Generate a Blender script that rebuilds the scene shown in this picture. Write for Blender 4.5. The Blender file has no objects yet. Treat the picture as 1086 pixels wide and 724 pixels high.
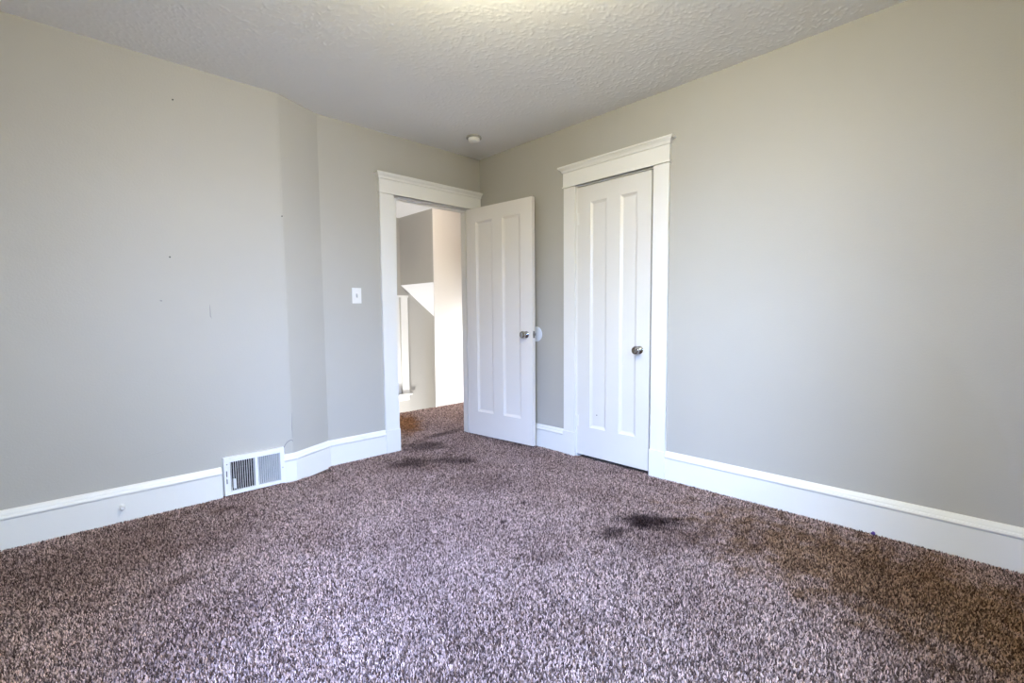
import bpy, bmesh, math, random
import numpy as np
from mathutils import Vector, Matrix

random.seed(7)
C = bpy.context.scene.collection
SC = bpy.context.scene

# ------------------------------------------------------------------ camera
CAM = (-2.9103, -3.4469, 1.10)
PITCH, YAW, ROLL = 0.07396, 0.76416, -0.00809
FPX, CY = 504.37, 371.7
fw = Vector((math.sin(YAW) * math.cos(PITCH), math.cos(YAW) * math.cos(PITCH), -math.sin(PITCH)))
rt = Vector((math.cos(YAW), -math.sin(YAW), 0))
up = rt.cross(fw)
c_, s_ = math.cos(ROLL), math.sin(ROLL)
r2, u2 = c_ * rt + s_ * up, -s_ * rt + c_ * up
cam_d = bpy.data.cameras.new('camera')
cam = bpy.data.objects.new('camera', cam_d)
C.objects.link(cam)
cam.matrix_world = Matrix(((r2.x, u2.x, -fw.x, CAM[0]), (r2.y, u2.y, -fw.y, CAM[1]), (r2.z, u2.z, -fw.z, CAM[2]), (0, 0, 0, 1)))
cam_d.sensor_width = 36.0
cam_d.sensor_fit = 'HORIZONTAL'
cam_d.lens = FPX / 1086 * 36
cam_d.shift_y = (CY - 362) / 1086
cam_d.clip_start = 0.02
SC.camera = cam

# ------------------------------------------------------------------ view, world, daylight
SC.view_settings.view_transform = 'Standard'
SC.view_settings.look = 'None'
SC.view_settings.gamma = 1.0
SC.view_settings.use_curve_mapping = False
SC.view_settings.exposure = 0.0
try:
    SC.cycles.max_bounces = 10
    SC.cycles.diffuse_bounces = 6
    SC.cycles.sample_clamp_indirect = 8
    SC.cycles.use_denoising = True
except Exception:
    pass

world = bpy.data.worlds.new('daylight')
SC.world = world
world.use_nodes = True
bg = world.node_tree.nodes['Background']
bg.inputs['Color'].default_value = (0.62, 0.78, 1.0, 1)
bg.inputs['Strength'].default_value = 0.8


def area_light(name, loc, target, sx, sy, power, color, spread=180):
    d = bpy.data.lights.new(name, 'AREA')
    d.shape = 'RECTANGLE'
    d.size, d.size_y = sx, sy
    d.energy = power
    d.color = color
    d.spread = math.radians(spread)
    o = bpy.data.objects.new(name, d)
    C.objects.link(o)
    o.location = loc
    o.rotation_euler = (Vector(target) - Vector(loc)).to_track_quat('-Z', 'Y').to_euler()
    return o


# power (W) and colour of every source
LIGHTS = {
    'rear': (680, (0.62, 0.91, 1.33)), 'rear_low': (140, (0.13, 0.175, 0.295)), 'side': (330, (0.28, 0.44, 0.95)), 'side_low': (140, (0.10, 0.133, 0.205)),
    'stair': (80, (1.0, 0.99, 0.98)), 'landing': (58, (1.0, 0.99, 0.98)),
    'lamp': (16.2, (12.3, 11.2, 7.2)), 'lamp_landing': (10.5, (4.4, 3.7, 2.9)), 'world': (0.0, (0.62, 0.78, 1.0)),
}
#LIGHTS_OVERRIDE
bg.inputs['Color'].default_value = (*LIGHTS['world'][1], 1)
bg.inputs['Strength'].default_value = LIGHTS['world'][0]
# sky and ground seen through the two bedroom windows (behind and left of the camera)
area_light('sky_rear_window', (-3.2, -6.1, 2.9), (-2.4, -4.25, 1.5), 2.6, 2.0, *LIGHTS['rear'])
area_light('horizon_rear_window', (-2.75, -6.2, 1.95), (-2.2, -0.14, 1.0), 1.4, 1.2, *LIGHTS['rear_low'], 62)
area_light('sky_side_window', (-5.4, -4.4, 2.9), (-1.7, -2.3, 0.0), 1.6, 1.6, *LIGHTS['side'], 90)
area_light('horizon_side_window', (-5.7, -3.6, 1.95), (0.0, -2.35, 1.0), 1.2, 1.2, *LIGHTS['side_low'], 48)
# unseen fill lights added to brighten the landing wall and the stair
area_light('fill_lower_stair', (-0.5, 1.45, -0.85), (0.62, 1.92, 1.10), 0.5, 0.4, *LIGHTS['stair'])  # added fill hung in the stairwell, no fixture around it
area_light('fill_landing_end', (2.05, 0.28, 0.80), (0.52, 1.33, 0.20), 0.8, 0.8, *LIGHTS['landing'], 110)  # added fill that whitens the lower landing wall



# ------------------------------------------------------------------ materials
def new_mat(name):
    m = bpy.data.materials.new(name)
    m.use_nodes = True
    nt = m.node_tree
    return m, nt, nt.nodes['Principled BSDF']


def N(nt, kind, **kw):
    n = nt.nodes.new(kind)
    for k, v in kw.items():
        setattr(n, k, v)
    return n


def set_in(n, **kw):
    for k, v in kw.items():
        n.inputs[k.replace('_', ' ')].default_value = v


def paint(name, col, rough=0.55, bump=0.0, scale=150.0, wave=0.0, spec=0.4, mottle=0.0):
    m, nt, b = new_mat(name)
    b.inputs['Roughness'].default_value = rough
    b.inputs['Specular IOR Level'].default_value = spec
    tc = N(nt, 'ShaderNodeTexCoord')
    nz = N(nt, 'ShaderNodeTexNoise')
    set_in(nz, Scale=3.0, Detail=4.0)
    nt.links.new(tc.outputs['Object'], nz.inputs['Vector'])
    rp = N(nt, 'ShaderNodeValToRGB')
    k = 1 - mottle
    rp.color_ramp.elements[0].position = 0.3
    rp.color_ramp.elements[1].position = 0.7
    rp.color_ramp.elements[0].color = (col[0] * k, col[1] * k, col[2] * k, 1)
    rp.color_ramp.elements[1].color = (*col, 1)
    nt.links.new(nz.outputs['Fac'], rp.inputs['Fac'])
    nt.links.new(rp.outputs['Color'], b.inputs['Base Color'])
    last = None
    if wave:
        n1 = N(nt, 'ShaderNodeTexNoise')
        set_in(n1, Scale=2.2, Detail=2.0, Roughness=0.45)
        nt.links.new(tc.outputs['Object'], n1.inputs['Vector'])
        b1 = N(nt, 'ShaderNodeBump')
        set_in(b1, Strength=1.0, Distance=wave)
        nt.links.new(n1.outputs['Fac'], b1.inputs['Height'])
        last = b1
    if bump:
        n2 = N(nt, 'ShaderNodeTexNoise')
        set_in(n2, Scale=scale, Detail=2.0)
        nt.links.new(tc.outputs['Object'], n2.inputs['Vector'])
        b2 = N(nt, 'ShaderNodeBump')
        set_in(b2, Strength=0.5, Distance=bump)
        nt.links.new(n2.outputs['Fac'], b2.inputs['Height'])
        if last:
            nt.links.new(last.outputs['Normal'], b2.inputs['Normal'])
        last = b2
    if last:
        nt.links.new(last.outputs['Normal'], b.inputs['Normal'])
    return m


M_WALL = paint('wall_paint_greige', (0.46, 0.445, 0.41), 0.55, 0.0010, 120, 0.010, 0.35, 0.02)
M_TRIM = paint('trim_gloss_white', (0.82, 0.815, 0.79), 0.32, 0.0005, 60, 0.002, 0.5, 0.02)
M_DOOR2 = paint('closet_door_white', (0.75, 0.735, 0.705), 0.34, 0.0005, 60, 0.002, 0.5, 0.02)
M_DOOR = paint('door_satin_white', (0.79, 0.76, 0.73), 0.34, 0.0005, 60, 0.002, 0.5, 0.02)
M_PLASTIC = paint('white_plastic', (0.82, 0.82, 0.82), 0.35, 0, 60, 0, 0.5)
M_ENAMEL = paint('white_enamel', (0.84, 0.84, 0.85), 0.35, 0, 60, 0, 0.5)
M_SMOOTH_CEIL = paint('landing_ceiling_white', (0.80, 0.80, 0.80), 0.7, 0.001, 90)
M_PALE = paint('hall_wall_pale', (0.82, 0.79, 0.76), 0.55, 0.001, 120, 0.008, 0.35)


def flat(name, col, rough=0.5, metal=0.0):
    m, nt, b = new_mat(name)
    tc = N(nt, 'ShaderNodeTexCoord')
    nz = N(nt, 'ShaderNodeTexNoise')
    set_in(nz, Scale=40.0, Detail=2.0)
    nt.links.new(tc.outputs['Object'], nz.inputs['Vector'])
    rp = N(nt, 'ShaderNodeValToRGB')
    rp.color_ramp.elements[0].color = (*[c * 0.94 for c in col], 1)
    rp.color_ramp.elements[1].color = (*col, 1)
    nt.links.new(nz.outputs['Fac'], rp.inputs['Fac'])
    nt.links.new(rp.outputs['Color'], b.inputs['Base Color'])
    b.inputs['Roughness'].default_value = rough
    b.inputs['Metallic'].default_value = metal
    return m


M_NICKEL = flat('satin_nickel', (0.44, 0.43, 0.425), 0.09, 1.0)
M_DARK = flat('dark_cavity', (0.02, 0.02, 0.025), 0.8)
M_DUCT = flat('duct_metal', (0.06, 0.06, 0.07), 0.5)
M_NAIL = flat('nail_steel', (0.03, 0.03, 0.03), 0.5)
M_CRACK = flat('plaster_crack_grey', (0.20, 0.20, 0.22), 0.8)
M_PURPLE = flat('purple_scrap', (0.10, 0.05, 0.32), 0.5)
M_CLEAR = paint('bumper_white', (0.72, 0.76, 0.84), 0.3, 0, 60, 0, 0.5)
M_MOUNT = flat('aged_plastic_grey', (0.36, 0.35, 0.33), 0.5)
M_SLAT = flat('shaded_side_enamel', (0.72, 0.73, 0.76), 0.4)


def ceiling_mat():
    m, nt, b = new_mat('ceiling_textured_plaster')
    b.inputs['Base Color'].default_value = (0.92, 0.93, 0.955, 1)
    b.inputs['Roughness'].default_value = 0.6
    b.inputs['Specular IOR Level'].default_value = 0.3
    tc = N(nt, 'ShaderNodeTexCoord')
    n1 = N(nt, 'ShaderNodeTexNoise')
    set_in(n1, Scale=120.0, Detail=2.0)
    nt.links.new(tc.outputs['Object'], n1.inputs['Vector'])
    bp = N(nt, 'ShaderNodeBump')
    set_in(bp, Strength=0.4, Distance=0.001)
    nt.links.new(n1.outputs['Fac'], bp.inputs['Height'])
    nt.links.new(bp.outputs['Normal'], b.inputs['Normal'])
    return m


def carpet_mat(pile=False):
    m, nt, b = new_mat('frieze_pile' if pile else 'frieze_carpet')
    L = nt.links.new
    b.inputs['Roughness'].default_value = 0.95
    b.inputs['Specular IOR Level'].default_value = 0.08
    tc = N(nt, 'ShaderNodeTexCoord')
    nw = N(nt, 'ShaderNodeTexNoise')
    set_in(nw, Scale=70.0, Detail=2.0)
    L(tc.outputs['Object'], nw.inputs['Vector'])
    mx = N(nt, 'ShaderNodeMix', data_type='VECTOR')
    mx.inputs[0].default_value = 0.012
    L(tc.outputs['Object'], mx.inputs[4])
    L(nw.outputs['Color'], mx.inputs[5])
    vo = N(nt, 'ShaderNodeTexVoronoi')
    set_in(vo, Scale=170.0, Randomness=1.0)
    L(mx.outputs[1], vo.inputs['Vector'])
    sep = N(nt, 'ShaderNodeSeparateColor')
    L(vo.outputs['Color'], sep.inputs['Color'])
    nf = N(nt, 'ShaderNodeTexNoise')
    set_in(nf, Scale=230.0, Detail=3.0, Roughness=0.7)
    L(mx.outputs[1], nf.inputs['Vector'])
    ad = N(nt, 'ShaderNodeMath', operation='MULTIPLY_ADD')
    ad.inputs[1].default_value = 0.45
    L(sep.outputs[0], ad.inputs[0])
    L(nf.outputs['Fac'], ad.inputs[2])
    rp = N(nt, 'ShaderNodeValToRGB')
    e = rp.color_ramp.elements
    e[0].position = 0.40
    e[0].color = (0.026, 0.017, 0.015, 1)
    e[1].position = 1.0
    e[1].color = (0.459, 0.352, 0.314, 1)
    x = e.new(0.62)
    x.color = (0.096, 0.067, 0.060, 1)
    x = e.new(0.80)
    x.color = (0.252, 0.186, 0.168, 1)
    if pile:
        for q in e:
            q.color = (min(0.97, q.color[0] * 2.05), min(0.97, q.color[1] * 2.0), min(0.97, q.color[2] * 2.0), 1)
        av = N(nt, 'ShaderNodeAttribute', attribute_name='shade')
        sc_ = N(nt, 'ShaderNodeMath', operation='MULTIPLY_ADD')
        sc_.inputs[1].default_value = 0.60
        sc_.inputs[2].default_value = 0.42
        L(av.outputs['Fac'], sc_.inputs[0])
        L(sc_.outputs[0], rp.inputs['Fac'])
    else:
        L(ad.outputs[0], rp.inputs['Fac'])
    col = rp.outputs['Color']
    # worn, matted and soiled areas, plus broad darker tints
    nb = N(nt, 'ShaderNodeTexNoise')
    set_in(nb, Scale=2.4, Detail=4.0, Roughness=0.6)
    L(tc.outputs['Object'], nb.inputs['Vector'])
    rb = N(nt, 'ShaderNodeValToRGB')
    rb.color_ramp.elements[0].position = 0.36
    rb.color_ramp.elements[0].color = (0.78, 0.75, 0.74, 1)
    rb.color_ramp.elements[1].position = 0.60
    rb.color_ramp.elements[1].color = (1, 1, 1, 1)
    L(nb.outputs['Fac'], rb.inputs['Fac'])

    def mult(a, bsock, fac=None):
        q = N(nt, 'ShaderNodeMix', data_type='RGBA', blend_type='MULTIPLY')
        if fac is None:
            q.inputs[0].default_value = 1.0
        else:
            L(fac, q.inputs[0])
        L(a, q.inputs[6])
        if isinstance(bsock, tuple):
            q.inputs[7].default_value = (*bsock, 1)
        else:
            L(bsock, q.inputs[7])
        return q.outputs[2]
    col = mult(col, rb.outputs['Color'])
    nd = N(nt, 'ShaderNodeTexNoise')
    set_in(nd, Scale=9.0, Detail=5.0, Roughness=0.7)
    L(tc.outputs['Object'], nd.inputs['Vector'])

    def stain_tint(cx, cy, rx, ry, ang, tint, amt=1.0, rag=0.9):
        nonlocal col
        mp = N(nt, 'ShaderNodeMapping', vector_type='TEXTURE')
        mp.inputs['Location'].default_value = (cx, cy, 0)
        mp.inputs['Rotation'].default_value = (0, 0, ang)
        mp.inputs['Scale'].default_value = (rx, ry, 1)
        L(tc.outputs['Object'], mp.inputs['Vector'])
        ln = N(nt, 'ShaderNodeVectorMath', operation='LENGTH')
        L(mp.outputs['Vector'], ln.inputs[0])
        a = N(nt, 'ShaderNodeMath', operation='MULTIPLY_ADD')
        a.inputs[1].default_value = rag * 2.2
        L(nd.outputs['Fac'], a.inputs[0])
        L(ln.outputs['Value'], a.inputs[2])
        mr = N(nt, 'ShaderNodeMapRange', interpolation_type='SMOOTHSTEP')
        mr.inputs['From Min'].default_value = rag * 1.1 + 0.35
        mr.inputs['From Max'].default_value = rag * 1.1 + 1.15
        mr.inputs['To Min'].default_value = amt
        mr.inputs['To Max'].default_value = 0.0
        L(a.outputs[0], mr.inputs['Value'])
        col = mult(col, tint, mr.outputs['Result'])
    for s in STAINS_AND_TINTS:
        stain_tint(*s)
    L(col, b.inputs['Base Color'])
    if pile:
        return m
    bp = N(nt, 'ShaderNodeBump')
    set_in(bp, Strength=0.7, Distance=0.006)
    L(ad.outputs[0], bp.inputs['Height'])
    L(bp.outputs['Normal'], b.inputs['Normal'])
    return m


SOOT = (0.16, 0.14, 0.15)
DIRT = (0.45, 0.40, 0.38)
BROWN_TINT = (0.64, 0.54, 0.38)
GREY_TINT = (0.64, 0.60, 0.58)
RUST = (0.88, 0.62, 0.36)
STAINS_AND_TINTS = [
    (-0.665, -2.17, 0.21, 0.125, -0.95, SOOT, 1.0, 0.8),
    (-0.92, -2.11, 0.13, 0.06, -0.1, SOOT, 0.75, 1.0),
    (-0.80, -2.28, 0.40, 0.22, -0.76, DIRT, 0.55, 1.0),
    (-1.03, -0.36, 0.19, 0.13, -0.76, SOOT, 0.72, 1.0),
    (-0.76, -0.56, 0.24, 0.09, -0.8, SOOT, 0.62, 1.0),
    (-0.70, -0.05, 0.22, 0.17, -0.76, SOOT, 0.62, 1.0),
    (-0.33, 0.18, 0.30, 0.07, 0.1, SOOT, 0.70, 0.9),
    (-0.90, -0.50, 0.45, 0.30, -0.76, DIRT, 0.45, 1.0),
    (-0.34, 0.82, 0.55, 0.17, 1.1, RUST, 1.0, 0.8),
    (-0.97, -1.51, 0.03, 0.02, 0.0, SOOT, 0.9, 0.4),
    (-1.23, -1.62, 0.028, 0.018, 0.0, SOOT, 0.9, 0.4),
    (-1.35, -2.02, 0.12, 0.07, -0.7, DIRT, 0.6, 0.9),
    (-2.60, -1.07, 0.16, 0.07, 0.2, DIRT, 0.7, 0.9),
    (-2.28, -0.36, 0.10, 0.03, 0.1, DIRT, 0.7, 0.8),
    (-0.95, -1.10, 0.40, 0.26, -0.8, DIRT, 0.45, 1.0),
    (-0.52, -3.20, 1.10, 0.46, 1.40, BROWN_TINT, 1.0, 1.1),  # broad browner, darker area along the right wall
    (-2.85, -0.62, 0.85, 0.42, 0.15, GREY_TINT, 0.75, 1.1),  # broad greyish, darker area along the left wall
]
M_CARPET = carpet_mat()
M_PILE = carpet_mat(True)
M_CEIL = ceiling_mat()


def emit_mat(name, col, strength):
    m, nt, b = new_mat(name)
    b.inputs['Base Color'].default_value = (0.9, 0.88, 0.82, 1)
    b.inputs['Emission Color'].default_value = (*col, 1)
    b.inputs['Emission Strength'].default_value = strength
    return m


# ------------------------------------------------------------------ mesh helpers
def box(bm, x0, x1, y0, y1, z0, z1, bev=0.0):
    vs = [bm.verts.new(p) for p in ((x0, y0, z0), (x1, y0, z0), (x1, y1, z0), (x0, y1, z0), (x0, y0, z1), (x1, y0, z1), (x1, y1, z1), (x0, y1, z1))]
    fs = [bm.faces.new([vs[i] for i in f]) for f in ((0, 3, 2, 1), (4, 5, 6, 7), (0, 1, 5, 4), (1, 2, 6, 5), (2, 3, 7, 6), (3, 0, 4, 7))]
    if bev:
        es = list({e for f in fs for e in f.edges})
        bmesh.ops.bevel(bm, geom=es, offset=bev, segments=2, affect='EDGES', profile=0.6)
    return vs


def prism(bm, pts, axis, a0, a1):
    """polygon PTS (2-D) extruded along AXIS from a0 to a1; the two other axes in order x<y<z"""
    def P(u, v, w):
        return {0: (w, u, v), 1: (u, w, v), 2: (u, v, w)}[axis]
    lo = [bm.verts.new(P(u, v, a0)) for u, v in pts]
    hi = [bm.verts.new(P(u, v, a1)) for u, v in pts]
    n = len(pts)
    bm.faces.new(lo)
    bm.faces.new(hi)
    for i in range(n):
        bm.faces.new((lo[i], lo[(i + 1) % n], hi[(i + 1) % n], hi[i]))
    bmesh.ops.recalc_face_normals(bm, faces=bm.faces[:])


def sweep(bm, path, prof, side=1):
    """mitred sweep of profile (out, z) along a horizontal path; out = to the right of travel for side=1"""
    n = len(path)
    P = [Vector(p) for p in path]
    rings = []
    for i in range(n):
        ds = []
        if i > 0:
            ds.append((P[i] - P[i - 1]).normalized())
        if i < n - 1:
            ds.append((P[i + 1] - P[i]).normalized())
        ns = [Vector((d.y, -d.x)) * side for d in ds]
        m = sum(ns, Vector((0, 0)))
        m.normalize()
        k = 1 / max(0.3, m.dot(ns[0]))
        rings.append([bm.verts.new((P[i].x + m.x * o * k, P[i].y + m.y * o * k, z)) for o, z in prof])
    q = len(prof)
    for i in range(n - 1):
        for j in range(q):
            bm.faces.new((rings[i][j], rings[i][(j + 1) % q], rings[i + 1][(j + 1) % q], rings[i + 1][j]))
    bm.faces.new(rings[0])
    bm.faces.new(rings[-1])
    bmesh.ops.recalc_face_normals(bm, faces=bm.faces[:])


def lathe(bm, prof, seg=32, mat=None):
    """profile (r, h) turned about local z, then moved by mat"""
    rings = []
    for r, h in prof:
        if r < 1e-6:
            rings.append([bm.verts.new((0, 0, h))])
        else:
            rings.append([bm.verts.new((r * math.cos(2 * math.pi * k / seg), r * math.sin(2 * math.pi * k / seg), h)) for k in range(seg)])
    new = [v for g in rings for v in g]
    for a, b_ in zip(rings, rings[1:]):
        for k in range(seg):
            k2 = (k + 1) % seg
            if len(a) == 1 and len(b_) == 1:
                continue
            if len(a) == 1:
                bm.faces.new((a[0], b_[k], b_[k2]))
            elif len(b_) == 1:
                bm.faces.new((a[k], a[k2], b_[0]))
            else:
                bm.faces.new((a[k], a[k2], b_[k2], b_[k]))
    if mat is not None:
        bmesh.ops.transform(bm, matrix=mat, verts=new)
    bmesh.ops.recalc_face_normals(bm, faces=bm.faces[:])


def link(name, bm, mat, parent=None, smooth=False, loc=None, rotz=None):
    me = bpy.data.meshes.new(name)
    bm.to_mesh(me)
    bm.free()
    me.materials.append(mat)
    if smooth:
        for p in me.polygons:
            p.use_smooth = True
        try:
            me.set_sharp_from_angle(angle=math.radians(35))
        except Exception:
            pass
    o = bpy.data.objects.new(name, me)
    C.objects.link(o)
    if parent is not None:
        o.parent = parent
    if loc is not None:
        o.location = loc
    if rotz is not None:
        o.rotation_euler = (0, 0, rotz)
    return o


def tag(o, label, cat, group=None, kind=None):
    o['label'] = label
    o['category'] = cat
    if group:
        o['group'] = group
    if kind:
        o['kind'] = kind
    return o


def empty(name, loc=(0, 0, 0), rotz=0):
    o = bpy.data.objects.new(name, None)
    o.empty_display_size = 0.05
    C.objects.link(o)
    o.location = loc
    o.rotation_euler = (0, 0, rotz)
    return o


def B():
    return bmesh.new()


ROT_X_NEG = Matrix.Rotation(-math.pi / 2, 4, 'Y')     # local z -> world -x
ROT_Y_NEG = Matrix.Rotation(math.pi / 2, 4, 'X')      # local z -> world -y

# ------------------------------------------------------------------ dimensions
PILE_Z = -0.013      # backing of the carpet; tuft tips end near z = 0
H = 2.528            # bedroom ceiling
HH = 2.37            # landing ceiling
JUT = -0.138         # face of the projecting left wall
XJ0, XJ1 = -1.79, -1.498
XL, YB = -3.75, -4.25    # side wall with window, rear wall with window
WT = 0.12
DX0, DX1, DZ = -0.900, -0.138, 2.055     # landing doorway
CY0, CY1, CZ = -1.778, -1.140, 2.062     # closet doorway

# ------------------------------------------------------------------ floor and ceilings
bm = B()
box(bm, XL - WT, 1.7, YB - WT, 1.329, -0.12, PILE_Z)
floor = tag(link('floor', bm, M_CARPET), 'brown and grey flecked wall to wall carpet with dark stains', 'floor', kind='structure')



def ceiling_mesh():
    """flat slab whose underside carries short trowelled ridges, stamped into a height field"""
    rng = np.random.default_rng(11)
    st = 0.0052
    x0, y0 = XL - 0.05, YB - 0.05
    nx, ny = int((0.05 - x0) / st) + 1, int((0.08 - y0) / st) + 1
    hgt = np.zeros((ny, nx), np.float32)

    def lowfreq(n, amp=1.0):
        k = rng.normal(size=(n, 2)) * 2.2
        ph = rng.uniform(0, 6.28, n)
        return lambda x, y: amp * sum(math.sin(a * x + b_ * y + p) for (a, b_), p in zip(k, ph)) / math.sqrt(n)
    dens, turn = lowfreq(7), lowfreq(6, 1.6)
    yy, xx = np.mgrid[-7:8, -7:8].astype(np.float32) * st
    cnt = 0
    while cnt < 26000:
        x, y = rng.uniform(x0, 0.0), rng.uniform(y0, 0.0)
        near = min(1.0, math.hypot(x, y) / 1.9) * min(1.0, 0.45 - x / 1.6)
        if rng.uniform() > (0.22 + 0.78 * near) * min(1.0, max(0.4, 0.75 + 0.3 * dens(x, y))):
            continue
        cnt += 1
        t = turn(x, y) + rng.normal() * 0.55
        ln, wd, hh = rng.uniform(0.007, 0.016), rng.uniform(0.0034, 0.0052), rng.uniform(0.0007, 0.0024)
        cx, cy = int((x - x0) / st), int((y - y0) / st)
        if not (7 <= cx < nx - 8 and 7 <= cy < ny - 8):
            continue
        dx, dy = xx - ((x - x0) / st - cx) * st, yy - ((y - y0) / st - cy) * st
        u, v = dx * math.cos(t) + dy * math.sin(t), -dx * math.sin(t) + dy * math.cos(t)
        v = v + (u / ln) ** 2 * 0.003 * rng.normal()
        g = hh * np.exp(-(u / ln) ** 2 - (v / wd) ** 2)
        sl = hgt[cy - 7:cy + 8, cx - 7:cx + 8]
        np.maximum(sl, g, out=sl)
    gx = x0 + np.arange(nx) * st
    gy = y0 + np.arange(ny) * st
    X, Y = np.meshgrid(gx, gy)
    V = np.stack([X, Y, H - hgt], -1).reshape(-1, 3)
    idx = np.arange(nx * ny).reshape(ny, nx)
    Q = np.stack([idx[:-1, :-1], idx[1:, :-1], idx[1:, 1:], idx[:-1, 1:]], -1).reshape(-1, 4)
    base = len(V)
    xa, xb, ya, yb = gx[0], gx[-1], gy[0], gy[-1]
    top = np.array([(xa, ya, H + 0.1), (xb, ya, H + 0.1), (xb, yb, H + 0.1), (xa, yb, H + 0.1), (xa, ya, H), (xb, ya, H), (xb, yb, H), (xa, yb, H)])
    V = np.concatenate([V, top])
    Q = np.concatenate([Q, base + np.array([(0, 1, 2, 3), (4, 5, 1, 0), (5, 6, 2, 1), (6, 7, 3, 2), (7, 4, 0, 3)])])
    return mesh_from(V, Q, 'ceiling')


def mesh_from(V, Q, name):
    me = bpy.data.meshes.new(name)
    me.vertices.add(len(V))
    me.vertices.foreach_set('co', np.asarray(V, np.float32).ravel())
    me.loops.add(Q.size)
    me.loops.foreach_set('vertex_index', Q.astype(np.int32).ravel())
    me.polygons.add(len(Q))
    k = Q.shape[1]
    me.polygons.foreach_set('loop_start', np.arange(0, Q.size, k, dtype=np.int32))
    me.polygons.foreach_set('use_smooth', np.ones(len(Q), bool))
    me.update(calc_edges=True)
    me.validate()
    return me


me = ceiling_mesh()
me.materials.append(M_CEIL)
o = bpy.data.objects.new('ceiling', me)
C.objects.link(o)
tag(o, 'white ceiling with brushed plaster texture over the bedroom', 'ceiling', kind='structure')


def carpet_pile():
    """short twisted tufts of the carpet, one leaning three-sided strand each, over the part of the floor in view"""
    rng = np.random.default_rng(5)
    sp = 0.0058
    pts = []
    for (xa, xb, ya, yb) in ((-3.70, -0.002, -3.75, JUT - 0.001), (XJ1 - 0.02, -0.002, JUT - 0.001, -0.002), (DX0 + 0.001, DX1 - 0.001, -0.002, WT), (-1.1, 1.3, WT, 1.328)):
        gx, gy = np.meshgrid(np.arange(xa, xb, sp), np.arange(ya, yb, sp))
        pts.append(np.stack([gx.ravel(), gy.ravel()], -1))
    P = np.concatenate(pts)
    P += rng.uniform(-0.42, 0.42, P.shape) * sp
    # keep a generous view sector
    d = P - np.array(CAM[:2])
    f = d @ np.array([math.sin(YAW), math.cos(YAW)])
    s = d @ np.array([math.cos(YAW), -math.sin(YAW)])
    keep = (f > 0.95) & (np.abs(s) < f * 1.15 + 0.35)
    # nothing grows through the angled wall
    keep &= ~((P[:, 0] < XJ1) & (P[:, 1] > JUT + 0.001 + np.clip(P[:, 0] - XJ0, 0, 1) * (-JUT) / (XJ1 - XJ0) - 0.004))
    P = P[keep]
    n = len(P)
    ang = rng.uniform(0, 2 * math.pi, n)
    lean = np.abs(rng.normal(0.0, 0.0042, n))
    hgt = rng.uniform(0.0105, 0.0155, n)
    rad = rng.uniform(0.0019, 0.0028, n)
    rot = rng.uniform(0, 2 * math.pi, n)
    bend = rng.uniform(0.2, 0.5, n)
    lv = []
    for t, rs in ((0.0, 0.85), (0.55, 1.05), (1.0, 0.55)):
        k = lean * (t ** 1.6)
        cx, cy = P[:, 0] + np.cos(ang) * k, P[:, 1] + np.sin(ang) * k
        ring = []
        for j in range(3):
            a = rot + t * 1.6 + j * 2.0944
            ring.append(np.stack([cx + np.cos(a) * rad * rs, cy + np.sin(a) * rad * rs, PILE_Z - 0.001 + hgt * t + 0 * cx], -1))
        lv.append(np.stack(ring, 1))
    V = np.concatenate(lv, 1).reshape(-1, 3)         # n * 9
    off = (np.arange(n) * 9)[:, None, None]
    q = np.array([[0, 1, 4, 3], [1, 2, 5, 4], [2, 0, 3, 5], [3, 4, 7, 6], [4, 5, 8, 7], [5, 3, 6, 8], [6, 7, 8, 8]])
    Q = (q[None, :6] + off).reshape(-1, 4)
    me = mesh_from(V, Q, 'carpet_pile')
    sh = np.repeat(rng.uniform(0, 1, n).astype(np.float32), 9)
    at = me.attributes.new('shade', 'FLOAT', 'POINT')
    at.data.foreach_set('value', sh)
    return me


me = carpet_pile()
me.materials.append(M_PILE)
o = bpy.data.objects.new('carpet_pile', me)
C.objects.link(o)
o.parent = floor
o['kind'] = 'stuff'

# ------------------------------------------------------------------ bedroom walls
bm = B()
prism(bm, [(XL - WT, JUT), (XJ0 - 0.02, JUT), (XJ0 - 0.006, JUT + 0.002), (XJ0 + 0.006, JUT + 0.007), (XJ1 - 0.02, -0.009), (XJ1, 0.0), (XJ1, WT), (XL - WT, WT)], 2, 0, H)
wall_left = tag(link('wall_left', bm, M_WALL), 'greige wall stepping forward left of the open doorway', 'wall', kind='structure')

bm = B()
box(bm, XJ1, DX0 - 0.02, 0, WT, 0, H)
box(bm, DX0 - 0.02, DX1 + 0.02, 0, WT, DZ + 0.02, H)
box(bm, DX1 + 0.02, 0, 0, WT, 0, H)
tag(link('wall_back', bm, M_WALL), 'greige wall around the open doorway', 'wall', kind='structure')

bm = B()
box(bm, 0, WT, YB - WT, CY0 - 0.02, 0, H)
box(bm, 0, WT, CY0 - 0.02, CY1 + 0.02, CZ + 0.02, H)
box(bm, 0, WT, CY1 + 0.02, WT, 0, H)
tag(link('wall_right', bm, M_WALL), 'greige wall with the closed closet door', 'wall', kind='structure')

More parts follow.
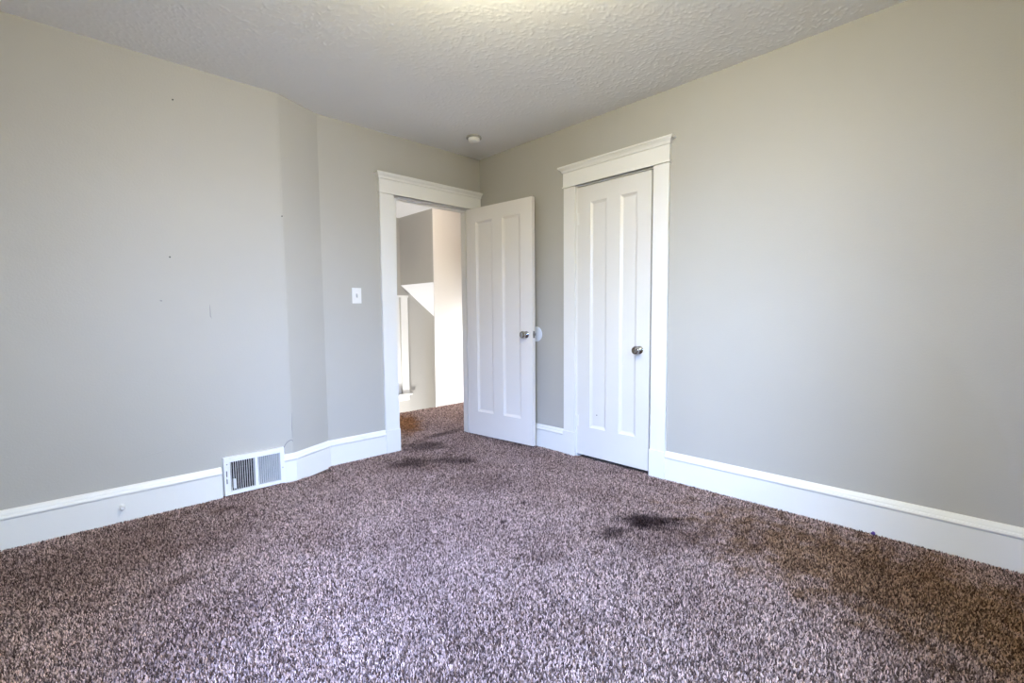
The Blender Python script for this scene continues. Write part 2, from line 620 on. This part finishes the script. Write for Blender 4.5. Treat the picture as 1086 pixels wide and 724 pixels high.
# rear wall with its window, side wall with its window (behind the camera)
RW = (-2.95, -1.95, 0.75, 2.1)
bm = B()
box(bm, XL, RW[0], YB - WT, YB, 0, H)
box(bm, RW[1], 0, YB - WT, YB, 0, H)
box(bm, RW[0], RW[1], YB - WT, YB, 0, RW[2])
box(bm, RW[0], RW[1], YB - WT, YB, RW[3], H)
tag(link('wall_rear', bm, M_WALL), 'greige wall with a window behind the viewpoint', 'wall', kind='structure')
SW = (-3.65, -2.65, 0.75, 2.1)
bm = B()
box(bm, XL - WT, XL, YB - WT, SW[0], 0, H)
box(bm, XL - WT, XL, SW[1], JUT, 0, H)
box(bm, XL - WT, XL, SW[0], SW[1], 0, SW[2])
box(bm, XL - WT, XL, SW[0], SW[1], SW[3], H)
tag(link('wall_side', bm, M_WALL), 'greige wall with a window left of the viewpoint', 'wall', kind='structure')


def sash_window(name, horizontal, at, a0, a1, z0, z1, inward, label):
    """double-hung window in a wall; horizontal axis 0 = x or 1 = y, AT = wall face, INWARD = sign into the room"""
    root = tag(empty(name, (0, 0, 0)), label, 'window', kind='structure')

    def bx(bmm, u0, u1, d0, d1, z_0, z_1):
        lo, hi = sorted((at + inward * d0, at + inward * d1))
        if horizontal == 0:
            box(bmm, u0, u1, lo, hi, z_0, z_1)
        else:
            box(bmm, lo, hi, u0, u1, z_0, z_1)
    b1 = B()
    for u0, u1 in ((a0 - 0.1, a0), (a1, a1 + 0.1)):
        bx(b1, u0, u1, 0.0, 0.02, z0, z1)
    bx(b1, a0 - 0.12, a1 + 0.12, 0.0, 0.025, z1, z1 + 0.13)
    link('casing', b1, M_TRIM, root)
    b1 = B()
    bx(b1, a0 - 0.13, a1 + 0.13, -0.02, 0.05, z0 - 0.03, z0)
    link('stool', b1, M_TRIM, root)
    b1 = B()
    zm = (z0 + z1) / 2
    for u0, u1 in ((a0, a0 + 0.04), (a1 - 0.04, a1)):
        bx(b1, u0, u1, -0.09, -0.05, z0, z1)
    for zz0, zz1 in ((z0, z0 + 0.05), (zm - 0.02, zm + 0.02), (z1 - 0.04, z1)):
        bx(b1, a0 + 0.04, a1 - 0.04, -0.09, -0.05, zz0, zz1)
    link('sash', b1, M_TRIM, root)
    return root


sash_window('window_1', 0, YB, RW[0], RW[1], RW[2], RW[3], 1, 'white double hung window in the rear wall')
sash_window('window_2', 1, XL, SW[0], SW[1], SW[2], SW[3], 1, 'white double hung window in the side wall')

# ------------------------------------------------------------------ closet interior
bm = B()
box(bm, 0.70, 0.76, -1.95, -0.97, 0, 2.3)
box(bm, WT, 0.70, -1.95, -1.90, 0, 2.3)
box(bm, WT, 0.70, -1.02, -0.97, 0, 2.3)
box(bm, WT, 0.76, -1.95, -0.97, 2.3, 2.35)
tag(link('wall_closet', bm, M_WALL), 'greige closet walls behind the closed door', 'wall', kind='structure')

# ------------------------------------------------------------------ landing and stairwell beyond the doorway
YH, XS, YG = 1.329, 0.386, 2.089
bm = B()
box(bm, XS, 1.7, YH, YH + 0.012, -0.1, HH)
tag(link('wall_landing', bm, M_PALE), 'pale landing wall facing the open doorway', 'wall', kind='structure')
bm = B()
prism(bm, [(XS, 1.504), (XS, HH), (0.5, HH), (0.5, 1.423)], 1, YH + 0.012, YG)
tag(link('wall_stair_upper', bm, M_WALL), 'grey upper wall over the stair, beyond the doorway', 'wall', kind='structure')
bm = B()
prism(bm, [(XS, 1.504), (1.7, 0.451), (1.7, 0.56)], 1, YH + 0.012, YG)
tag(link('ceiling_slope', bm, M_SMOOTH_CEIL), 'bright white sloping ceiling over the stair', 'ceiling', kind='structure')
SWN = (-0.55, 0.375, 0.077, 1.371)
bm = B()
box(bm, SWN[1], 1.8, YG, YG + WT, -1.3, HH)
box(bm, -2.6, SWN[0], YG, YG + WT, -1.3, HH)
box(bm, SWN[0], SWN[1], YG, YG + WT, -1.3, SWN[2])
box(bm, SWN[0], SWN[1], YG, YG + WT, SWN[3], HH)
tag(link('wall_stair_end', bm, M_WALL), 'grey end wall of the stair under the slope', 'wall', kind='structure')
bm = B()
box(bm, -2.6, 1.8, WT, YG + WT, HH, HH + 0.1)
tag(link('ceiling_landing', bm, M_SMOOTH_CEIL), 'plain white ceiling of the landing', 'ceiling', kind='structure')
bm = B()
box(bm, -2.6, -2.5, WT, YG, -1.3, HH)
for y0, y1, z0, z1 in ((0.12, 0.20, -1.3, HH), (0.85, YG, -1.3, HH), (0.20, 0.85, -1.3, 0.30), (0.20, 0.85, 1.15, HH)):
    box(bm, 1.7, 1.8, y0, y1, z0, z1)
tag(link('wall_landing_ends', bm, M_WALL), 'grey end walls closing the landing, hidden by the door wall', 'wall', kind='structure')
bm = B()
box(bm, -2.5, 1.7, YH, YG, -1.4, -1.3)
box(bm, -2.5, 1.7, YH - 0.05, YH, -1.3, -0.12)
tag(link('floor_stair', bm, M_CARPET), 'carpeted lower landing down the stair', 'floor', kind='structure')

sash_window('fill_window', 1, 1.7, 0.20, 0.85, 0.30, 1.15, -1, 'small white unseen window added for the landing fill light')  # unseen window added around the landing fill light

# stair window: only its right casing and stool show past the door jamb
w3 = tag(empty('window_3', (0, 0, 0)), 'white window casing on the stair end wall, seen through the doorway', 'window', kind='structure')
bm = B()
box(bm, 0.375, 0.470, YG - 0.022, YG, 0.077, 1.345, 0.003)
box(bm, -0.66, -0.55, YG - 0.022, YG, 0.077, 1.345, 0.003)
box(bm, -0.67, 0.478, YG - 0.03, YG, 1.345, 1.371, 0.003)
link('casing', bm, M_TRIM, w3)
bm = B()
box(bm, -0.70, 0.500, YG - 0.05, YG + 0.05, 0.050, 0.077, 0.006)
link('stool', bm, M_TRIM, w3)
bm = B()
box(bm, -0.66, 0.470, YG - 0.018, YG, -0.02, 0.050, 0.003)
link('apron', bm, M_TRIM, w3)
bm = B()
for u0, u1 in ((-0.55, -0.50), (0.325, 0.375)):
    box(bm, u0, u1, YG + 0.03, YG + 0.07, 0.077, 1.371)
for z0, z1 in ((0.077, 0.13), (0.70, 0.74), (1.33, 1.371)):
    box(bm, -0.50, 0.325, YG + 0.03, YG + 0.07, z0, z1)
link('sash', bm, M_TRIM, w3)

# ------------------------------------------------------------------ baseboards
BP = [(0, PILE_Z), (0.020, PILE_Z), (0.020, 0.139), (0.0225, 0.141), (0.026, 0.146), (0.027, 0.152), (0.0235, 0.159), (0.018, 0.162), (0.0165, 0.170), (0.012, 0.178), (0.006, 0.184), (0.0, 0.186)]


def baseboard(name, path, label, side=1):
    b1 = B()
    sweep(b1, path, BP, side)
    return tag(link(name, b1, M_TRIM), label, 'baseboard', kind='structure')


VX0, VX1 = -2.216, -1.862
baseboard('baseboard_left', [(XL, JUT), (VX0 - 0.010, JUT)], 'white moulded baseboard left of the floor vent')
baseboard('baseboard_back', [(VX1 - 0.004, JUT), (XJ0, JUT), (XJ1, 0), (-1.035, 0)], 'white moulded baseboard bending between vent and doorway')
baseboard('baseboard_right', [(0, -1.897), (0, YB)], 'long white moulded baseboard right of the closet door')
baseboard('baseboard_corner', [(0, 0), (0, -1.020)], 'short white baseboard between open door and closet casing')


# ------------------------------------------------------------------ door casings
def cap_profile():
    # (out, z) from the head board's top upward: crown that steps outward
    return [(0.0, 0.0), (0.026, 0.0), (0.032, 0.003), (0.032, 0.008), (0.035, 0.016), (0.041, 0.023), (0.047, 0.027), (0.047, 0.032), (0.055, 0.033), (0.056, 0.044), (0.052, 0.047), (0.0, 0.047)]


def casing(name, label, axis, a_out0, a_in0, a_in1, a_out1, zh, hh, jamb0, jamb1, zj, depth, right_room=None):
    """casing on a wall face at 0 of the other axis, room on its negative side. axis 0: along x, axis 1: along y"""
    root = tag(empty(name), label, 'door casing', kind='structure')

    def bx(bmm, u0, u1, d0, d1, z0, z1, bev=0.0):
        if axis == 0:
            box(bmm, u0, u1, -d1, -d0, z0, z1, bev)
        else:
            box(bmm, -d1, -d0, u0, u1, z0, z1, bev)
    for (u0, u1) in ((a_out0, a_in0), (a_in1, a_out1)):
        b1 = B()
        bx(b1, u0, u1, 0, 0.020, 0.18, zh, 0.003)
        link('side_casing', b1, M_TRIM, root)
        b1 = B()
        bx(b1, u0 - (0.002 if u0 == a_out0 else 0.004), u1 + (0.004 if u0 == a_out0 else 0.002), 0, 0.027, PILE_Z, 0.182, 0.003)
        link('plinth_block', b1, M_TRIM, root)
    b1 = B()
    bx(b1, a_out0 - 0.003, a_out1 + (0.003 if right_room is None else right_room), 0, 0.024, zh, zh + hh, 0.002)
    bx(b1, a_out0 - 0.009, a_out1 + (0.009 if right_room is None else right_room), 0, 0.030, zh, zh + 0.011, 0.004)
    link('head_board', b1, M_TRIM, root)
    b1 = B()
    e0, e1 = a_out0 - 0.003, a_out1 + (0.003 if right_room is None else right_room)
    pr = cap_profile()
    rings = []
    # mitred crown that returns to the wall at both ends
    for corner in range(4):
        ring = []
        for o, z in pr:
            oo = max(0.0, o - 0.024)
            u = e0 - oo if corner < 2 else e1 + (oo if right_room is None else min(oo, 0.0))
            d = 0.0 if corner in (0, 3) else o
            p = (u, -d, zh + hh + z) if axis == 0 else (-d, u, zh + hh + z)
            ring.append(b1.verts.new(p))
        rings.append(ring)
    q = len(pr)
    for i in range(3):
        for j in range(1, q - 1):
            if j + 1 < q:
                try:
                    b1.faces.new((rings[i][j], rings[i][j + 1], rings[i + 1][j + 1], rings[i + 1][j]))
                except ValueError:
                    pass
    b1.faces.new([rings[i][1] for i in range(4)])
    b1.faces.new([rings[i][q - 2] for i in range(4)])
    bmesh.ops.recalc_face_normals(b1, faces=b1.faces[:])
    link('crown_cap', b1, M_TRIM, root)
    # jambs line the opening, with a stop
    b1 = B()

    def jb(u0, u1, z0, z1, d0=0.0, d1=depth):
        if axis == 0:
            box(b1, u0, u1, d0, d1, z0, z1)
        else:
            box(b1, d0, d1, u0, u1, z0, z1)
    jb(jamb0 - 0.02, jamb0, PILE_Z, zj + 0.02)
    jb(jamb1, jamb1 + 0.02, PILE_Z, zj + 0.02)
    jb(jamb0, jamb1, zj, zj + 0.02)
    jb(jamb0, jamb0 + 0.012, 0, zj, 0.042, 0.078)
    jb(jamb1 - 0.012, jamb1, 0, zj, 0.042, 0.078)
    jb(jamb0 + 0.012, jamb1 - 0.012, zj - 0.012, zj, 0.042, 0.078)
    link('jamb', b1, M_TRIM, root)
    return root


t1 = casing('trim_1', 'white casing with crowned head around the open doorway', 0, -1.036, -0.912, -0.128, -0.024, 2.060, 0.110, DX0, DX1, DZ, WT, 0.010)
bm = B()
lo = [bm.verts.new(p) for p in ((DX0, 0.036, 0), (DX0 + 0.006, 0.036, 0), (DX0 + 0.006, 0.075, 0), (DX0, 0.075, 0))]
hi = [bm.verts.new(p) for p in ((DX0, 0.036, DZ), (DX0 + 0.040, 0.036, DZ), (DX0 + 0.040, 0.075, DZ), (DX0, 0.075, DZ))]
bm.faces.new(lo)
bm.faces.new(hi)
for i in range(4):
    bm.faces.new((lo[i], lo[(i + 1) % 4], hi[(i + 1) % 4], hi[i]))
bmesh.ops.recalc_face_normals(bm, faces=bm.faces[:])
link('stop_strip', bm, M_TRIM, t1)
casing('trim_2', 'white casing with crowned head around the closet door', 1, -1.897, -1.786, -1.132, -1.020, 2.070, 0.112, CY0, CY1, CZ, WT)


# ------------------------------------------------------------------ panelled doors
def door_slab(w, h, t, panels, zb, zt):
    """two-panel slab; local x along the width, y 0 front .. t back, z up. Recessed panels with sloped sticking, both faces"""
    b1 = B()
    cuts = [0.0]
    for a, b_ in panels:
        cuts += [a, b_]
    cuts.append(w)
    zs = [0.0, zb, zt, h]
    for face_y, sgn in ((0.0, 1), (t, -1)):
        g = [[b1.verts.new((x, face_y, z)) for z in zs] for x in cuts]
        for i in range(len(cuts) - 1):
            for j in range(3):
                quad = [g[i][j], g[i + 1][j], g[i + 1][j + 1], g[i][j + 1]]
                if j == 1 and i % 2 == 1:
                    x0, x1, z0, z1 = cuts[i], cuts[i + 1], zs[1], zs[2]
                    prev = quad
                    for ins, dep in ((0.002, 0.003), (0.012, 0.009), (0.020, 0.0125), (0.0215, 0.0125)):
                        ring = [b1.verts.new((xx, face_y + sgn * dep, zz)) for xx, zz in ((x0 + ins, z0 + ins), (x1 - ins, z0 + ins), (x1 - ins, z1 - ins), (x0 + ins, z1 - ins))]
                        for k in range(4):
                            b1.faces.new((prev[k], prev[(k + 1) % 4], ring[(k + 1) % 4], ring[k]))
                        prev = ring
                    b1.faces.new(prev)
                else:
                    b1.faces.new(quad)
    for (xa, za, xb, zb_) in ((0, 0, w, 0), (w, 0, w, h), (w, h, 0, h), (0, h, 0, 0)):
        vs = [b1.verts.new(p) for p in ((xa, 0, za), (xb, 0, zb_), (xb, t, zb_), (xa, t, za))]
        b1.faces.new(vs)
    bmesh.ops.remove_doubles(b1, verts=b1.verts[:], dist=1e-5)
    bmesh.ops.recalc_face_normals(b1, faces=b1.faces[:])
    return b1


ROSE = [(0.0, 0.0), (0.028, 0.0), (0.028, 0.003), (0.025, 0.007), (0.017, 0.010), (0.014, 0.013)]
NECK = [(0.014, 0.012), (0.012, 0.020), (0.013, 0.029), (0.020, 0.033), (0.027, 0.039), (0.0300, 0.046), (0.0295, 0.054), (0.026, 0.061), (0.019, 0.064), (0.017, 0.0635), (0.0, 0.0615)]


def add_knob(parent, x, z, y, sgn, prof):
    """knob on a door face: local y = Y, sticking out along sgn*y"""
    m = Matrix.Translation((x, y, z)) @ (ROT_Y_NEG if sgn < 0 else Matrix.Rotation(-math.pi / 2, 4, 'X'))
    b1 = B()
    lathe(b1, prof, 32, m)
    k = link('knob', b1, M_NICKEL, parent, True)
    b1 = B()
    lathe(b1, ROSE, 32, m)
    link('rose', b1, M_NICKEL, k, True)
    k['label'] = 'satin nickel knob'
    return k


def add_hinge(parent, x, y, z, lx):
    b1 = B()
    lathe(b1, [(0.0, 0.0), (0.0055, 0.001), (0.0055, 0.089), (0.0, 0.09)], 12, Matrix.Translation((x, y, z - 0.045)))
    for zz in (-0.052, 0.045):
        lathe(b1, [(0.0, 0.0), (0.004, 0.001), (0.0045, 0.004), (0.0, 0.007)], 12, Matrix.Translation((x, y, z + zz)))
    k = link('hinge', b1, M_TRIM, parent, True)
    b1 = B()
    box(b1, min(x, x + lx), max(x, x + lx), y + 0.0052, y + 0.0072, z - 0.045, z + 0.045)
    link('hinge_leaf', b1, M_TRIM, k)
    return k


# closet door: local x runs from hinge (y = CY1) towards -y ; face towards -x
CW = CY1 - CY0 - 0.017
d2 = link('door_2', door_slab(CW, 2.038, 0.035, [(0.120, 0.266), (0.378, 0.516)], 0.222, 1.918), M_DOOR2)
# local x -> world -y ; local y (front->back) -> world +x
d2.matrix_world = Matrix(((0, 1, 0, -0.002), (-1, 0, 0, CY1 - 0.003), (0, 0, 1, 0.016), (0, 0, 0, 1)))
tag(d2, 'closed white closet door with two tall recessed panels', 'door', kind='structure')
add_knob(d2, 0.545, 0.838, 0.0, -1, NECK)
add_hinge(d2, -0.004, -0.006, 1.808, 0.02)
add_hinge(d2, -0.004, -0.006, 0.262, 0.02)
bm = B()
lathe(bm, [(0, 0), (0.004, 0), (0.004, 0.001), (0, 0.0012)], 10, Matrix.Translation((0.178, 0.0125, 0.325)) @ ROT_Y_NEG)
k = link('nail_hole', bm, M_NAIL, d2)

# landing door, swung open into the bedroom against the right wall; pin at the right jamb
DW, DT = 0.750, 0.035
PIN = (DX1 - 0.002, -0.010)
ANG = math.radians(96.0)
d1 = link('door_1', door_slab(DW, 2.032, DT, [(0.118, 0.312), (0.428, 0.624)], 0.215, 1.912), M_DOOR)
# closed: local x -> -x from the hinge, landing face at y=+; so landing face is local front (y=0) after mirroring axes
R = Matrix.Rotation(ANG, 4, 'Z')
closed = Matrix(((-1, 0, 0, -0.004), (0, -1, 0, 0.010 + DT), (0, 0, 1, 0.016), (0, 0, 0, 1)))
d1.matrix_world = Matrix.Translation((PIN[0], PIN[1], 0)) @ R @ closed
tag(d1, 'white two panel door standing open in front of the corner', 'door', kind='structure')
add_knob(d1, DW - 0.064, 0.926, 0.0, -1, NECK)
add_knob(d1, DW - 0.064, 0.926, DT, 1, NECK)
bm = B()
box(bm, DW - 0.001, DW + 0.002, 0.006, DT - 0.006, 0.898, 0.954, 0.0008)
k = link('latch_plate', bm, M_NICKEL, d1)
bm = B()
box(bm, DW + 0.002, DW + 0.010, 0.012, DT - 0.012, 0.917, 0.935, 0.002)
link('latch_bolt', bm, M_NICKEL, k)
for zz in (1.80, 0.25):
    b1 = B()
    lathe(b1, [(0.0, 0.0), (0.0055, 0.001), (0.0055, 0.089), (0.0, 0.09)], 12, Matrix.Translation((-0.004, DT + 0.006, zz - 0.045)))
    link('hinge', b1, M_TRIM, d1, True)

# round bumper on the wall behind the knob
bm = B()
lathe(bm, [(0.0, 0.0), (0.062, 0.0), (0.062, 0.0015), (0.058, 0.004), (0.050, 0.005), (0.0, 0.005)], 40, ROT_X_NEG)
tag(link('door_bumper', bm, M_CLEAR, None, True, (0.0, -0.712, 0.942)), 'round pale wall bumper behind the open door knob', 'door stop')

# ------------------------------------------------------------------ floor vent register
vent = tag(empty('wall_register', (VX0, JUT, 0.004)), 'white metal heating register set into the baseboard', 'vent')
VW, VH, VD = VX1 - VX0, 0.238, 0.026
g0, gm0, gm1, g1, gz0, gz1 = 0.036, 0.174, 0.192, 0.326, 0.022, 0.206
bm = B()
box(bm, 0, g0, -VD, -0.002, 0, VH, 0.002)
box(bm, g1, VW, -VD, -0.002, 0, VH, 0.002)
box(bm, g0, g1, -VD, -0.002, 0, gz0, 0.002)
box(bm, g0, g1, -VD, -0.002, gz1, VH, 0.002)
box(bm, gm0, gm1, -VD, -0.006, gz0, gz1)
link('frame', bm, M_ENAMEL, vent)
bm = B()
box(bm, g0 - 0.01, g1 + 0.01, -0.0045, -0.0025, gz0 - 0.01, gz1 + 0.01)
link('duct_back', bm, M_DARK, vent)
for (a0, a1, ang, nm) in ((g0, gm0, -20, 'louver_bank'), (gm1, g1, 14, 'louver_bank')):
    bm = B()
    n = 11
    for i in range(n):
        xc = a0 + (i + 0.5) * (a1 - a0) / n + 0.0
        m = Matrix.Translation((xc, -0.015, 0)) @ Matrix.Rotation(math.radians(ang), 4, 'Z')
        vs = box(bm, -0.0008, 0.0008, -0.0085, 0.0085, gz0, gz1)
        bmesh.ops.transform(bm, matrix=m, verts=vs)
        # thin front lip of each blade
    link(nm, bm, M_ENAMEL, vent)
bm = B()
for i in range(3):
    z = gz0 + (i + 1) * (gz1 - gz0) / 4
    box(bm, g0, gm0, -0.008, -0.006, z - 0.0015, z + 0.0015)
link('cross_bar', bm, M_DUCT, vent)
bm = B()
box(bm, 0.012, 0.017, -VD - 0.001, -VD + 0.001, 0.075, 0.155)
link('lever_slot', bm, M_DUCT, vent)
bm = B()
box(bm, 0.011, 0.018, -VD - 0.012, -VD + 0.001, 0.107, 0.119, 0.001)
link('lever', bm, M_ENAMEL, vent)
bm = B()
box(bm, 0.050, 0.063, -VD - 0.001, -0.008, 0.036, 0.095, 0.001)
link('damper_tab', bm, M_ENAMEL, vent)
for sx, sz in ((0.018, 0.195), (VW - 0.014, 0.105)):
    bm = B()
    lathe(bm, [(0, 0), (0.0035, 0), (0.003, 0.0015), (0, 0.002)], 12, Matrix.Translation((sx, -VD, sz)) @ ROT_Y_NEG)
    link('screw', bm, M_NICKEL, vent)

# ------------------------------------------------------------------ light switch
sw = tag(empty('light_switch', (-1.2415, 0, 1.259)), 'white toggle light switch on the wall left of the doorway', 'light switch')
bm = B()
box(bm, -0.037, 0.037, -0.006, 0, -0.059, 0.059, 0.003)
link('plate', bm, M_PLASTIC, sw)
bm = B()
box(bm, -0.006, 0.006, -0.0065, -0.004, -0.0125, 0.0125)
k = link('toggle_slot', bm, M_DUCT, sw)
bm = B()
prism(bm, [(-0.005, -0.010), (-0.020, 0.004), (-0.019, 0.010), (-0.005, 0.008)], 0, -0.0048, 0.0048)
link('toggle', bm, M_PLASTIC, sw)
for zz in (-0.030, 0.030):
    bm = B()
    lathe(bm, [(0, 0), (0.0035, 0), (0.003, 0.0012), (0, 0.0016)], 12, Matrix.Translation((0, -0.006, zz)) @ ROT_Y_NEG)
    link('screw', bm, M_PLASTIC, sw)

# ------------------------------------------------------------------ smoke detector on the ceiling
sd = tag(empty('smoke_detector', (-0.40, -0.405, H)), 'small round smoke detector on the ceiling near the corner', 'smoke detector')
FLIP = Matrix.Rotation(math.pi, 4, 'X')
bm = B()
lathe(bm, [(0, 0), (0.062, 0), (0.062, 0.010), (0.058, 0.012), (0, 0.012)], 40, FLIP)
link('mount', bm, M_MOUNT, sd, True)
bm = B()
lathe(bm, [(0.047, 0.012), (0.046, 0.028), (0.042, 0.036), (0.034, 0.040), (0.0, 0.041)], 40, FLIP)
link('cover', bm, M_PLASTIC, sd, True)

# ------------------------------------------------------------------ door stop on the left baseboard
ds = tag(empty('door_stop', (-2.704, JUT - 0.020, 0.083)), 'small white bumper peg on the left baseboard', 'door stop')
bm = B()
lathe(bm, [(0, 0), (0.014, 0), (0.014, 0.003), (0.007, 0.006), (0.006, 0.026), (0.0, 0.026)], 20, ROT_Y_NEG)
link('stem', bm, M_TRIM, ds, True)
bm = B()
lathe(bm, [(0.0, 0.024), (0.010, 0.024), (0.012, 0.028), (0.012, 0.034), (0.009, 0.039), (0, 0.041)], 20, ROT_Y_NEG)
link('tip', bm, M_PLASTIC, ds, True)

# ------------------------------------------------------------------ ceiling lamps (bedroom one is above the frame)
M_LAMP = emit_mat('lamp_glass_bedroom', LIGHTS['lamp'][1], LIGHTS['lamp'][0])
M_LAMP2 = emit_mat('lamp_glass_landing', LIGHTS['lamp_landing'][1], LIGHTS['lamp_landing'][0])


def ceiling_lamp(loc, glass, label, r=0.15, drop=0.10):
    root = tag(empty('ceiling_lamp', loc), label, 'lamp')
    b1 = B()
    lathe(b1, [(0, 0), (0.065, 0), (0.062, 0.014), (0.03, 0.022), (0.010, 0.026), (0.010, drop), (r * 0.5, drop + 0.004), (r * 0.5, drop + 0.012), (0, drop + 0.012)], 32, FLIP)
    link('base', b1, M_NICKEL, root, True)
    b1 = B()
    lathe(b1, [(r * f, drop + 0.008 + h) for f, h in ((0.45, 0.0), (0.72, 0.008), (0.92, 0.026), (1.0, 0.050), (0.97, 0.072), (0.82, 0.096), (0.55, 0.112), (0.25, 0.119), (0.0, 0.120))], 40, FLIP)
    link('glass_shade', b1, glass, root, True)
    return root


ceiling_lamp((-1.88, -2.28, H), M_LAMP, 'round glass ceiling lamp over the middle of the bedroom', 0.15, 0.085)
ceiling_lamp((0.15, 0.62, HH), M_LAMP2, 'round glass ceiling lamp over the landing', 0.12, 0.04)

# ------------------------------------------------------------------ small marks and bits
nails = [((-2.363, 2.321), 'nail high on the left wall under the ceiling'), ((-2.420, 1.445), 'nail at eye height on the left wall'),
         ((-1.806, 1.755), 'nail beside the edge where the left wall steps back')]
for (x, z), lab in nails:
    bm = B()
    lathe(bm, [(0.0, -0.004), (0.0015, -0.004), (0.0015, 0.004), (0.0042, 0.004), (0.0042, 0.006), (0.0, 0.0065)], 12, ROT_Y_NEG)
    tag(link('nail', bm, M_NAIL, None, True, (x, JUT, z)), 'small dark ' + lab, 'nail', 'nails left in the wall')


def tube(bmm, pts, r):
    P = [Vector(p) for p in pts]
    rings = []
    for i, p in enumerate(P):
        d = (P[min(i + 1, len(P) - 1)] - P[max(i - 1, 0)]).normalized()
        a = d.cross(Vector((0, 1, 0.01))).normalized()
        b_ = d.cross(a)
        rr = r * (0.4 if i in (0, len(P) - 1) else 1)
        rings.append([bmm.verts.new(p + a * rr * math.cos(t) + b_ * rr * math.sin(t)) for t in (0, 1.257, 2.513, 3.77, 5.027)])
    for A, Bq in zip(rings, rings[1:]):
        for k in range(5):
            bmm.faces.new((A[k], A[(k + 1) % 5], Bq[(k + 1) % 5], Bq[k]))


bm = B()
tube(bm, [(-1.853, JUT, 0.20), (-1.855, JUT, 0.225), (-1.848, JUT, 0.248), (-1.832, JUT, 0.266), (-1.812, JUT, 0.275), (-1.800, JUT, 0.272), (-1.795, JUT, 0.262)], 0.0022)
tube(bm, [(-1.797, JUT + 0.001, 0.29), (-1.798, JUT + 0.001, 0.36), (-1.796, JUT + 0.001, 0.46)], 0.0012)
link('plaster_crack', bm, M_CRACK, wall_left)
bm = B()
tube(bm, [(-2.2375, JUT, 1.178), (-2.2365, JUT, 1.14), (-2.237, JUT, 1.11), (-2.230, JUT, 1.097)], 0.0016)
tube(bm, [(-2.478, JUT, 1.200), (-2.472, JUT, 1.197), (-2.466, JUT, 1.198)], 0.003)
link('scratch', bm, M_CRACK, wall_left)
bm = B()
tube(bm, [(-2.70, JUT + 0.0015, 0.27), (-2.60, JUT + 0.0018, 0.33), (-2.50, JUT + 0.0018, 0.345), (-2.42, JUT + 0.0018, 0.385), (-2.33, JUT + 0.0030, 0.375)], 0.0030)
link('plaster_ridge', bm, M_WALL, wall_left, True)

bm = B()
bmesh.ops.create_icosphere(bm, subdivisions=2, radius=0.009)
for v in bm.verts:
    v.co *= 1 + 0.35 * math.sin(v.co.x * 900 + v.co.z * 500)
    v.co.z = v.co.z * 0.7 + 0.006
tag(link('lint_scrap', bm, M_PURPLE, None, True, (-0.034, -3.031, 0.0)), 'tiny purple scrap on the carpet against the right baseboard', 'scrap')
